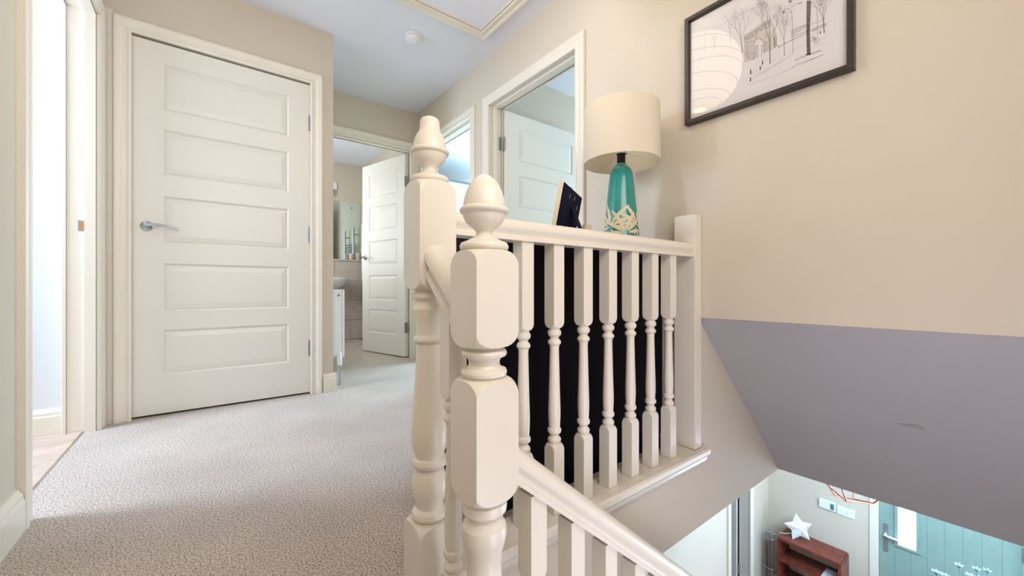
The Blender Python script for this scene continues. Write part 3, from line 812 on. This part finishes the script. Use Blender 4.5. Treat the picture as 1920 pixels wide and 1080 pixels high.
stroke([(1050, 318), (1066, 300), (1085, 326), (1062, 322), (1050, 318)], .9, 'inkd'); stroke([(1062, 300), (1072, 296)], 1)
def figure(x, y, s):
    stroke([(x, y), (x+2*s, y-22*s), (x, y-40*s)], 5*s, 'inkd'); stroke([(x+5*s, y), (x+3*s, y-20*s)], 3*s, 'inkd'); stroke([(x, y-44*s), (x+1, y-50*s)], 5*s, 'inkd')
figure(628, 568, .7); figure(645, 522, .7); figure(1115, 272, .5); figure(550, 600, .8); figure(548, 660, .7); figure(778, 385, .35)
for (p, q) in (((560, 640), (700, 545)), ((600, 620), (820, 480)), ((560, 600), (780, 400)), ((640, 600), (890, 440)), ((860, 420), (1000, 350)), ((1000, 500), (1060, 478)), ((1060, 360), (1165, 290)), ((1060, 372), (1165, 345)), ((720, 500), (760, 470)), ((500, 505), (600, 470))):
    stroke([p, q], .45)
for k, bm in inks.items():
    o = obj('pencil_lines' if k != 'inkl' else 'pencil_shading', bm, k, pr)
    o['kind'] = 'stuff'

# paper lantern over the landing (seen in the picture glass)
LC = (.74, 1.25, 2.035); LR = .235
pl = empty('paper_lantern', (LC[0], LC[1], H), 'lit round paper lantern hanging from the landing ceiling above the balustrade', 'pendant lamp')
bm = bmesh.new()
nr, ns = 24, 48; rr_ = []
for j in range(nr+1):
    ph = .16 + (PI-.32)*j/nr
    rib = LR*(1-.006*abs(math.sin(j*PI/2)))
    rr_.append([bm.verts.new((rib*math.sin(ph)*math.cos(2*PI*i/ns), rib*math.sin(ph)*math.sin(2*PI*i/ns), LC[2]-H+rib*math.cos(ph))) for i in range(ns)])
for a_, b2_ in zip(rr_, rr_[1:]):
    for i in range(ns): bm.faces.new((a_[i], a_[(i+1) % ns], b2_[(i+1) % ns], b2_[i]))
obj('paper_shade', bm, 'lantern', pl, smooth=60)
M['wire'] = mat('thin_lantern_wire', (96, 78, 64), .6)
bm = bmesh.new()
for j in range(1, 9):
    ph = .16 + (PI-.32)*j/9; tl_ = (.06 if j % 2 else -.05)
    pts = []
    for i in range(40):
        a_ = 2*PI*i/40; ph2 = ph + tl_*math.cos(a_+j)
        pts.append((1.004*LR*math.sin(ph2)*math.cos(a_), 1.004*LR*math.sin(ph2)*math.sin(a_), LC[2]-H+1.004*LR*math.cos(ph2)))
    tube(bm, pts, 0.0022, 5, closed=True)
obj('wire_ribs', bm, 'wire', pl)
obj('flex', lathe(bmesh.new(), [(.003, LC[2]-H+LR*.98), (.003, -.02), (.03, -.019), (.03, -.0005)], 16), 'white', pl)

# smoke alarm
sa = empty('smoke_alarm', (1.09, 2.51, H), 'round white smoke alarm on the ceiling', 'smoke alarm')
obj('base', lathe(bmesh.new(), [(.056, -.014), (.058, -.012), (.058, -.0005)], 40), 'white', sa, smooth=40)
cv = obj('cover', lathe(bmesh.new(), [(.001, -.040), (.030, -.039), (.044, -.036), (.049, -.030), (.051, -.0145)], 40), 'white', sa, smooth=40)
obj('indicator', lathe(bmesh.new(), [(.003, -.0412), (.004, -.037)], 12, (.022, -.018, 0)), 'black', cv)

# radiator on the cupboard side wall
rd = empty('radiator', (.70, 3.25, 0), 'white double panel radiator seen end-on behind the closed door wall', 'radiator')
def R_(n_, *a, m='rad', bev=.004): return inv(obj(n_, B(*a, bev=bev), m, rd), rd)
R_('panel', .755, .772, 2.98, 3.50, .19, .675); R_('panel', .690, .705, 2.98, 3.50, .19, .675)
R_('end_cover', .706, .754, 2.985, 2.990, .20, .672, bev=.001); R_('top_grille', .706, .754, 2.991, 3.495, .655, .670, bev=.001)
o = inv(obj('bleed_valve', lathe(bmesh.new(), [(.010, 0), (.010, .006), (.005, .008), (.005, .012)], 16, mtx=Matrix.Translation((.730, 2.984, .635)) @ Matrix.Rotation(PI/2, 4, 'X')), 'chrome', rd, smooth=40), rd)
o = inv(obj('valve', lathe(bmesh.new(), [(.014, .14), (.017, .15), (.017, .20), (.013, .205), (.013, .235)], 20, (.730, 2.955, 0)), 'white', rd, smooth=40), rd)
inv(obj('pipe', tube(bmesh.new(), [(.730, 2.955, .0005), (.730, 2.955, .12)], .008, 12), 'chrome', rd, smooth=40), rd)
inv(obj('pipe_nut', lathe(bmesh.new(), [(.012, .105), (.013, .11), (.013, .135), (.011, .14)], 16, (.730, 2.955, 0)), 'chrome', rd, smooth=40), rd)
for y_ in (3.1, 3.37): inv(obj('bracket', B(.659, .6895, y_, y_+.03, .3, .6), 'rad', rd), rd)

# ------------------------------------------------------------------ bathroom
bt = struct('trim_bathroom_ledge', B(.30, 1.70, 5.508, 5.65, 0, 1.03), 'grout', 'beige tiled boxed ledge behind the basin', 'ledge')
for j in range(4):
    for i in range(3):
        x0 = .30+.6*i-.2*(j % 2); x1 = x0+.597; x0 = max(.302, x0); x1 = min(1.698, x1)
        if x1-x0 > .04: obj('tile', B(x0, x1, 5.50, 5.508, .26*j+.002, .26*j+.257, bev=.0015), 'tile', bt)
obj('ledge_top', B(.30, 1.70, 5.49, 5.65, 1.04, 1.065, bev=.003), 'tile', bt)
mr = empty('bathroom_mirror', (1.2, 5.65, 1.07), 'frameless mirror on the bathroom wall above the ledge', 'mirror')
inv(obj('mirror_glass', B(.80, 1.665, 5.640, 5.6495, 1.072, 1.86, bev=.002), 'mirror', mr), mr)
o = inv(obj('screw', lathe(bmesh.new(), [(.008, 0), (.008, .003), (.004, .006)], 14, mtx=Matrix.Translation((1.55, 5.640, 1.78)) @ Matrix.Rotation(PI/2, 4, 'X')), 'black', mr), mr)
bs = empty('wash_basin', (1.12, 5.30, 0), 'white wall hung wash basin below the bathroom mirror', 'basin')
bm = bmesh.new(); rows = []
for s, z in ((.35, -.14), (.55, -.13), (.80, -.08), (.95, -.02), (1.0, 0), (.985, .012), (.93, .014), (.88, .0), (.75, -.06), (.4, -.10), (.02, -.11)):
    rows.append([bm.verts.new((1.12+.30*s*math.copysign(abs(math.cos(a_))**.8, math.cos(a_)), 5.30+.185*s*math.copysign(abs(math.sin(a_))**.8, math.sin(a_)), .80+z)) for a_ in [2*PI*i/36 for i in range(36)]])
for r0, r1 in zip(rows, rows[1:]):
    for i in range(36): bm.faces.new((r0[i], r0[(i+1) % 36], r1[(i+1) % 36], r1[i]))
bm.faces.new(rows[0]); bm.faces.new(rows[-1])
inv(obj('bowl', bm, 'ceramic', bs, smooth=50), bs)
inv(obj('pedestal', lathe(bmesh.new(), [(.09, .0005), (.08, .02), (.07, .3), (.08, .66)], 24, (1.12, 5.36, 0)), 'ceramic', bs, smooth=50), bs)
bm = bmesh.new(); tube(bm, [(1.12, 5.45, .81), (1.12, 5.45, .90), (1.12, 5.42, .93), (1.12, 5.34, .92)], .011, 12); lathe(bm, [(.02, .80), (.02, .82)], 16, (1.12, 5.45, 0))
inv(obj('tap', bm, 'chrome', bs, smooth=50), bs)
for i, (x, hgt, r) in enumerate(((1.615, .10, .030), (1.52, .085, .024))):
    tag(obj('toothbrush_tumbler' if i == 0 else 'soap_jar', lathe(bmesh.new(), [(r*.9, 0), (r, .003), (r, hgt), (r*.85, hgt), (r*.85, .01), (.001, .009)], 24, (x, 5.56, 1.065)), 'tile' if i == 0 else 'bedding', smooth=40),
        ['beige stone tumbler at the right end of the bathroom ledge', 'smaller peach jar left of the tumbler on the bathroom ledge'][i], 'tumbler' if i == 0 else 'jar')
def towel_rail(y0, y1, x, z0, z1, label):
    t = empty('towel_rail', (x, (y0+y1)/2, z0), label, 'towel rail')
    for y in (y0, y1):
        inv(obj('upright', tube(bmesh.new(), [(x, y, z0), (x, y, z1)], .016, 12), 'chrome', t, smooth=50), t)
    for grp in ((.04, 6), (.36, 6), (.68, 4)):
        for k in range(grp[1]):
            z = z0+grp[0]*(z1-z0)/.9*.9+.035*k+.02
            if z < z1: inv(obj('bar', tube(bmesh.new(), [(x, y0, z), (x-.012, (y0+y1)/2, z), (x, y1, z)], .010, 8), 'chrome', t, smooth=50), t)
    for z in (z0+.1, z1-.1):
        for y in (y0, y1): inv(obj('bracket', tube(bmesh.new(), [(x, y, z), (1.6995, y, z)], .008, 8), 'chrome', t, smooth=50), t)
    inv(obj('valve', tube(bmesh.new(), [(x, y0, z0), (x, y0, z0-.04), (x-.05, y0, z0-.045)], .012, 10), 'chrome', t, smooth=50), t)
towel_rail(4.98, 5.43, 1.635, .42, 1.55, 'chrome ladder towel rail on the bathroom wall behind the open door')
wl = empty('wall_light', (1.31, 5.65, 2.0), 'small chrome wall fitting above the bathroom mirror', 'wall light')
inv(obj('back_plate', B(1.27, 1.36, 5.625, 5.6495, 2.0, 2.10, bev=.004), 'white', wl), wl)
inv(obj('arm', tube(bmesh.new(), [(1.31, 5.63, 2.0), (1.31, 5.60, 1.97), (1.31, 5.60, 1.90)], .014, 12), 'chrome', wl, smooth=50), wl)

# ------------------------------------------------------------------ second bedroom wardrobe
wd = empty('wardrobe', (2.4, 4.55, 0), 'pale wardrobe seen through the farther bedroom doorway', 'wardrobe')
inv(obj('body', B(1.83, 3.6, 4.33, 4.93, 0, 2.0, bev=.003), 'wardrobe', wd), wd)
for k in range(3): inv(obj('door', B(1.835+.588*k, 1.835+.588*k+.584, 4.310, 4.3295, .05, 1.95, bev=.003), 'wardrobe', wd), wd)
tag(obj('storage_box', B(2.35, 2.85, 4.40, 4.80, 2.0005, 2.055, bev=.01), 'greybox'), 'flat grey box lying on top of the pale wardrobe', 'box')

# ------------------------------------------------------------------ hall downstairs
hd = empty('door_4', (5.03, .43, GF), 'sage green front door of vertical boards with a narrow lit glass slot', 'door', kind='structure')
Hinv = lambda o: inv(o, hd)
GY0, GY1, GZ0, GZ1 = .600, .7175, -1.668, -1.05
nb = 8; y0, y1 = .012, .846; bw = (y1-y0)/nb
for k in range(nb):
    a0, a1 = y0+bw*k+.0003, y0+bw*(k+1)-.0003
    segs = [(GF+.01, GF+2.03)]
    if a1 > GY0-.01 and a0 < GY1+.01: segs = [(GF+.01, GZ0-.03), (GZ1+.03, GF+2.03)]
    for z0, z1 in segs: Hinv(obj('board', B(5.030, 5.07, a0, a1, z0, z1, bev=.0012), 'sage', hd))
Hinv(obj('core', B(5.0705, 5.075, y0, y1, GF+.01, GF+2.03), 'sage', hd))
bm = bmesh.new(); rows = []
lo, hi = y0+bw*5, y0+bw*7.2
for a, b, c, d in ((lo-.0, GY0, GZ0-.03, GZ1+.03), (GY1, y0+bw*7, GZ0-.03, GZ1+.03), (GY0, GY1, GZ0-.03, GZ0), (GY0, GY1, GZ1, GZ1+.03)):
    if b > a: box(bm, 5.024, 5.07, a, b, c, d)
Hinv(obj('glazing_frame', bm, 'sage', hd))
bm = bmesh.new()
for a, b, c, d in ((GY0-.022, GY0, GZ0-.022, GZ1+.022), (GY1, GY1+.022, GZ0-.022, GZ1+.022), (GY0, GY1, GZ0-.022, GZ0), (GY0, GY1, GZ1, GZ1+.022)): box(bm, 5.012, 5.0235, a, b, c, d)
Hinv(obj('glazing_bead', bm, 'sage', hd))
Hinv(obj('glass_pane', B(5.035, 5.045, GY0, GY1, GZ0, GZ1), 'pane', hd))
bm = bmesh.new(); box(bm, 5.019, 5.0295, .785, .815, -1.78, -1.52, bev=.004)
hh = Hinv(obj('handle', bm, 'steel', hd, smooth=40))
lv = obj('lever', tube(bmesh.new(), [(5.019, .80, -1.61), (4.975, .80, -1.61), (4.970, .78, -1.61), (4.972, .69, -1.615)], .009, 10), 'white', hh, smooth=50)
for z in (-1.40, -2.3):
    Hinv(obj('hinge', lathe(bmesh.new(), [(.011, 0), (.011, .11)], 14, (5.018, .010, z-.05)), 'steel', hd))
ft = empty('trim_7', (5.0, .43, GF), 'white frame around the sage front door', 'door frame', kind='structure')
for a, b, c, d in ((.848, .910, GF, GF+2.10), (-.052, .010, GF, GF+2.10), (.010, .848, GF+2.035, GF+2.10)):
    inv(obj('frame_board', B(4.985, 5.06 if b < .87 and a > -.05 else 4.9995, a, b, c, d, bev=.003), 'gloss', ft), ft)
inv(obj('frame_inner', B(5.0, 5.08, .848, .8755, GF, GF+2.058), 'gloss', ft), ft); inv(obj('frame_inner', B(5.0, 5.08, -.0195, .010, GF, GF+2.058), 'gloss', ft), ft)
# open leaf in the hall doorway
dl = empty('door_5', (4.505, 1.885, GF), 'white panelled door standing open in the hall doorway downstairs', 'door', kind='structure')
obj('leaf', B(-.040, -.004, .0, .72, .012, 1.985, bev=.002), 'door', dl)
for z0, z1 in ((.2, .85), (1.05, 1.85)):
    obj('panel', B(-.044, -.0402, .11, .30, z0, z1, bev=.0015), 'door', dl); obj('panel', B(-.044, -.0402, .40, .60, z0, z1, bev=.0015), 'door', dl)
for z in (1.70, 1.10, .3): obj('hinge', B(-.018, .002, -.022, -.001, z-.05, z+.05, bev=.002), 'steel', dl)

su = empty('shelf_unit', (4.86, 1.33, GF), 'low reddish mahogany shelf unit against the hall wall', 'shelf unit')
A0, A1, X0, X1, TZ = 1.062, 1.592, 4.717, 4.998, -1.92
def U_(n_, *a, bev=.012): return inv(obj(n_, B(*a, bev=bev), 'wood', su), su)
U_('top', X0, X1, A0, A1, TZ-.03, TZ, bev=.010)
U_('side', X0+.002, X1, A0+.001, A0+.026, GF, TZ-.0305, bev=.003); U_('side', X0+.002, X1, A1-.026, A1-.001, GF, TZ-.0305, bev=.003)
for z in (TZ-.24, TZ-.46, GF+.03): U_('shelf', X0+.004, X1, A0+.0265, A1-.0265, z, z+.02, bev=.003)
mg = empty('magazine', (4.82, 1.16, TZ-.219), 'grey magazine leaning on the upper shelf of the mahogany unit', 'magazine')
obj('pages', B(-.09, .10, -.075, .06, 0, .012, bev=.001), 'book', mg); obj('cover', B(-.092, .102, -.077, .062, .0121, .0135), 'paper', mg)
for k in range(3): obj('printed_line', B(-.06+.04*k, -.052+.04*k, -.05, .04, .0137, .0140), 'ink', mg)

# star lamp
sl = empty('star_lamp', (4.86, 1.44, TZ), 'white paper star lamp on top of the mahogany shelf unit', 'lamp')
Rm = Matrix.Rotation(math.radians(-52), 4, 'Z') @ Matrix.Rotation(math.radians(-14), 4, 'X')
def star(bm, R, r, t, cz):
    pts = []
    for k in range(10):
        a_ = PI/2 + PI*k/5 + .10; q = R if k % 2 == 0 else r
        pts.append((q*math.cos(a_), q*math.sin(a_)))
    ring = [bm.verts.new(Rm @ Vector((p[0], 0, p[1])) + Vector((0, 0, cz))) for p in pts]
    f = bm.verts.new(Rm @ Vector((0, -t, 0)) + Vector((0, 0, cz))); b = bm.verts.new(Rm @ Vector((0, t, 0)) + Vector((0, 0, cz)))
    for k in range(10):
        bm.faces.new((ring[k], ring[(k+1) % 10], f)); bm.faces.new((ring[(k+1) % 10], ring[k], b))
    return pts
bm = bmesh.new(); pts = star(bm, .136, .074, .055, .112)
so = obj('star_shell', bm, 'star', sl)
bm = bmesh.new()
for k in range(10):
    p, q = Vector(pts[k]), Vector(pts[(k+1) % 10])
    for (a_, b_) in ((.25, .2), (.5, .15), (.2, .5), (.6, .3)):
        u = p*a_*1.0 + q*b_; d = 1-(a_+b_)
        c = Vector((u.x, -.05*d-.001, u.y))
        vs = [bm.verts.new(Rm @ (c + Vector((.0035*math.cos(2*PI*i/6), -.0008, .0035*math.sin(2*PI*i/6)))) + Vector((0, 0, .108))) for i in range(6)]
        bm.faces.new(vs)
obj('pinholes', bm, 'starhole', so)['kind'] = 'stuff'
inv_ = tube(bmesh.new(), [(.02, .04, .03), (0, .09, .012), (-.03, .125, .005), (-.035, .152, .005), (-.03, .1575, -.03)], .0035, 8)
obj('cable', inv_, 'white', sl, smooth=60)

th = empty('thermostat', (5.0, 1.27, -1.5), 'white wall thermostat with a small blue grey display above the shelf unit', 'thermostat')
inv(obj('body', B(4.975, 4.9995, 1.165, 1.300, -1.565, -1.475, bev=.004), 'white', th), th)
M['lcd'] = mat('thermostat_display', (70, 128, 140), .3)
inv(obj('display', B(4.9735, 4.9748, 1.175, 1.205, -1.550, -1.492), 'lcd', th), th)
ls = empty('light_switch', (5.0, 1.10, -1.53), 'plain white double light switch right of the thermostat', 'light switch')
inv(obj('plate', B(4.990, 4.9995, 1.020, 1.155, -1.575, -1.490, bev=.002), 'white', ls), ls)
for y in (1.05, 1.095): inv(obj('rocker', B(4.986, 4.9898, y, y+.028, -1.555, -1.510, bev=.001), 'white', ls), ls)

# copper wire pendant
cp = empty('copper_pendant', (3.50, .78, GC), 'geometric copper wire pendant hanging in the hall downstairs', 'pendant lamp')
def cpt_(px, py, D):
    t = (px-960)/F
    return Vector((D*(.6088+.7934*t), D*(.7934-.6088*t), CH+D*(540-py)/F)) - Vector((3.50, .78, GC))
c0 = Vector((0, 0, -.475))
lowr = [cpt_(1587, 940, 2.66), cpt_(1637, 944, 2.66), cpt_(1640, 944, 2.84), cpt_(1600, 936, 2.98), cpt_(1566, 930, 2.92), cpt_(1556, 914, 2.78)]
cen = sum((Vector((v.x, v.y, 0)) for v in lowr), Vector())/6
upr = [Vector((cen.x+(v.x-cen.x)*1.75, cen.y+(v.y-cen.y)*1.75, v.z+.14)) for v in lowr]
apex = Vector((cen.x, cen.y, -.08))
bm = bmesh.new()
tube(bm, lowr, .0045, 8, closed=True)
for k in range(6):
    tube(bm, [lowr[k], upr[k]], .0045, 8); tube(bm, [upr[k], apex], .0045, 8); tube(bm, [upr[k], upr[(k+1) % 6]], .0045, 8)
obj('wire_frame', bm, 'copper', cp, smooth=60)
obj('flex', tube(bmesh.new(), [apex, (cen.x, cen.y, -.001)], .004, 8), 'black', cp)

# chrome wire basket left of the shelf
wb = empty('wire_basket', (4.83, 1.68, GF), 'chrome wire umbrella basket beside the mahogany shelf unit', 'basket')
for z in (.02, .30, .62):
    obj('ring', tube(bmesh.new(), [(.075*math.cos(2*PI*i/28), .066*math.sin(2*PI*i/28), z) for i in range(28)], .004, 8, closed=True), 'chrome', wb, smooth=60)
for k in range(10):
    a_ = 2*PI*k/10
    obj('wire', tube(bmesh.new(), [(.075*math.cos(a_), .066*math.sin(a_), .02), (.075*math.cos(a_), .066*math.sin(a_), .62)], .0025, 6), 'chrome', wb, smooth=60)
obj('tray', lathe(bmesh.new(), [(.064, .001), (.064, .014)], 24), 'chrome', wb)
obj('scroll', tube(bmesh.new(), [(-.02+.03*math.cos(a_), -.04, .66+.03*math.sin(a_)) for a_ in [PI*.2*i for i in range(8)]], .003, 8), 'chrome', wb, smooth=60)

# flowers in a tall vase
fx, fy = 3.55, .17
vz = empty('flower_vase', (fx, fy, GF), 'tall vase of pale dried flowers by the front door downstairs', 'vase')
obj('vase', lathe(bmesh.new(), [(.07, .0005), (.10, .05), (.11, .2), (.085, .42), (.05, .52), (.058, .56), (.050, .56), (.042, .52), (.04, .4)], 32), 'teal', vz, smooth=50)
for i, (px, py, D) in enumerate(((1755, 1073, 2.55), (1798, 1061, 2.6), (1831, 1068, 2.65), (1851, 1071, 2.7), (1772, 1080, 2.62), (1819, 1080, 2.5), (1842, 1086, 2.55))):
    t = (px-960)/F
    p = Vector((D*(.6088+.7934*t), D*(.7934-.6088*t), CH+D*(540-py)/F)) - Vector((fx, fy, GF))
    fl_ = obj('flower_head', lathe(bmesh.new(), [(.004, -.010), (.012, -.004), (.010, .004), (.003, .007)], 14, tuple(p)), 'stem', vz, smooth=50)
    for k in range(6):
        a_ = 2*PI*k/6+i
        d = Vector((math.cos(a_), math.sin(a_), 0)); n_ = Vector((-d.y, d.x, 0)); bm = bmesh.new()
        u = [p+d*.005+Vector((0, 0, -.002)), p+d*.014+n_*.007+Vector((0, 0, .004)), p+d*.024+Vector((0, 0, .010)), p+d*.014-n_*.007+Vector((0, 0, .004))]
        top = [bm.verts.new(v+Vector((0, 0, .001))) for v in u]; bot = [bm.verts.new(v-Vector((0, 0, .001))) for v in u]
        bm.faces.new(top); bm.faces.new(bot[::-1])
        for q in range(4): bm.faces.new((top[q], top[(q+1) % 4], bot[(q+1) % 4], bot[q]))
        obj('petal', bm, 'petal', fl_)
    obj('stem', tube(bmesh.new(), [p, p*.5+Vector((0, 0, .30)), (0.01*math.cos(i), .01*math.sin(i), .45)], .0022, 6), 'stem', vz)
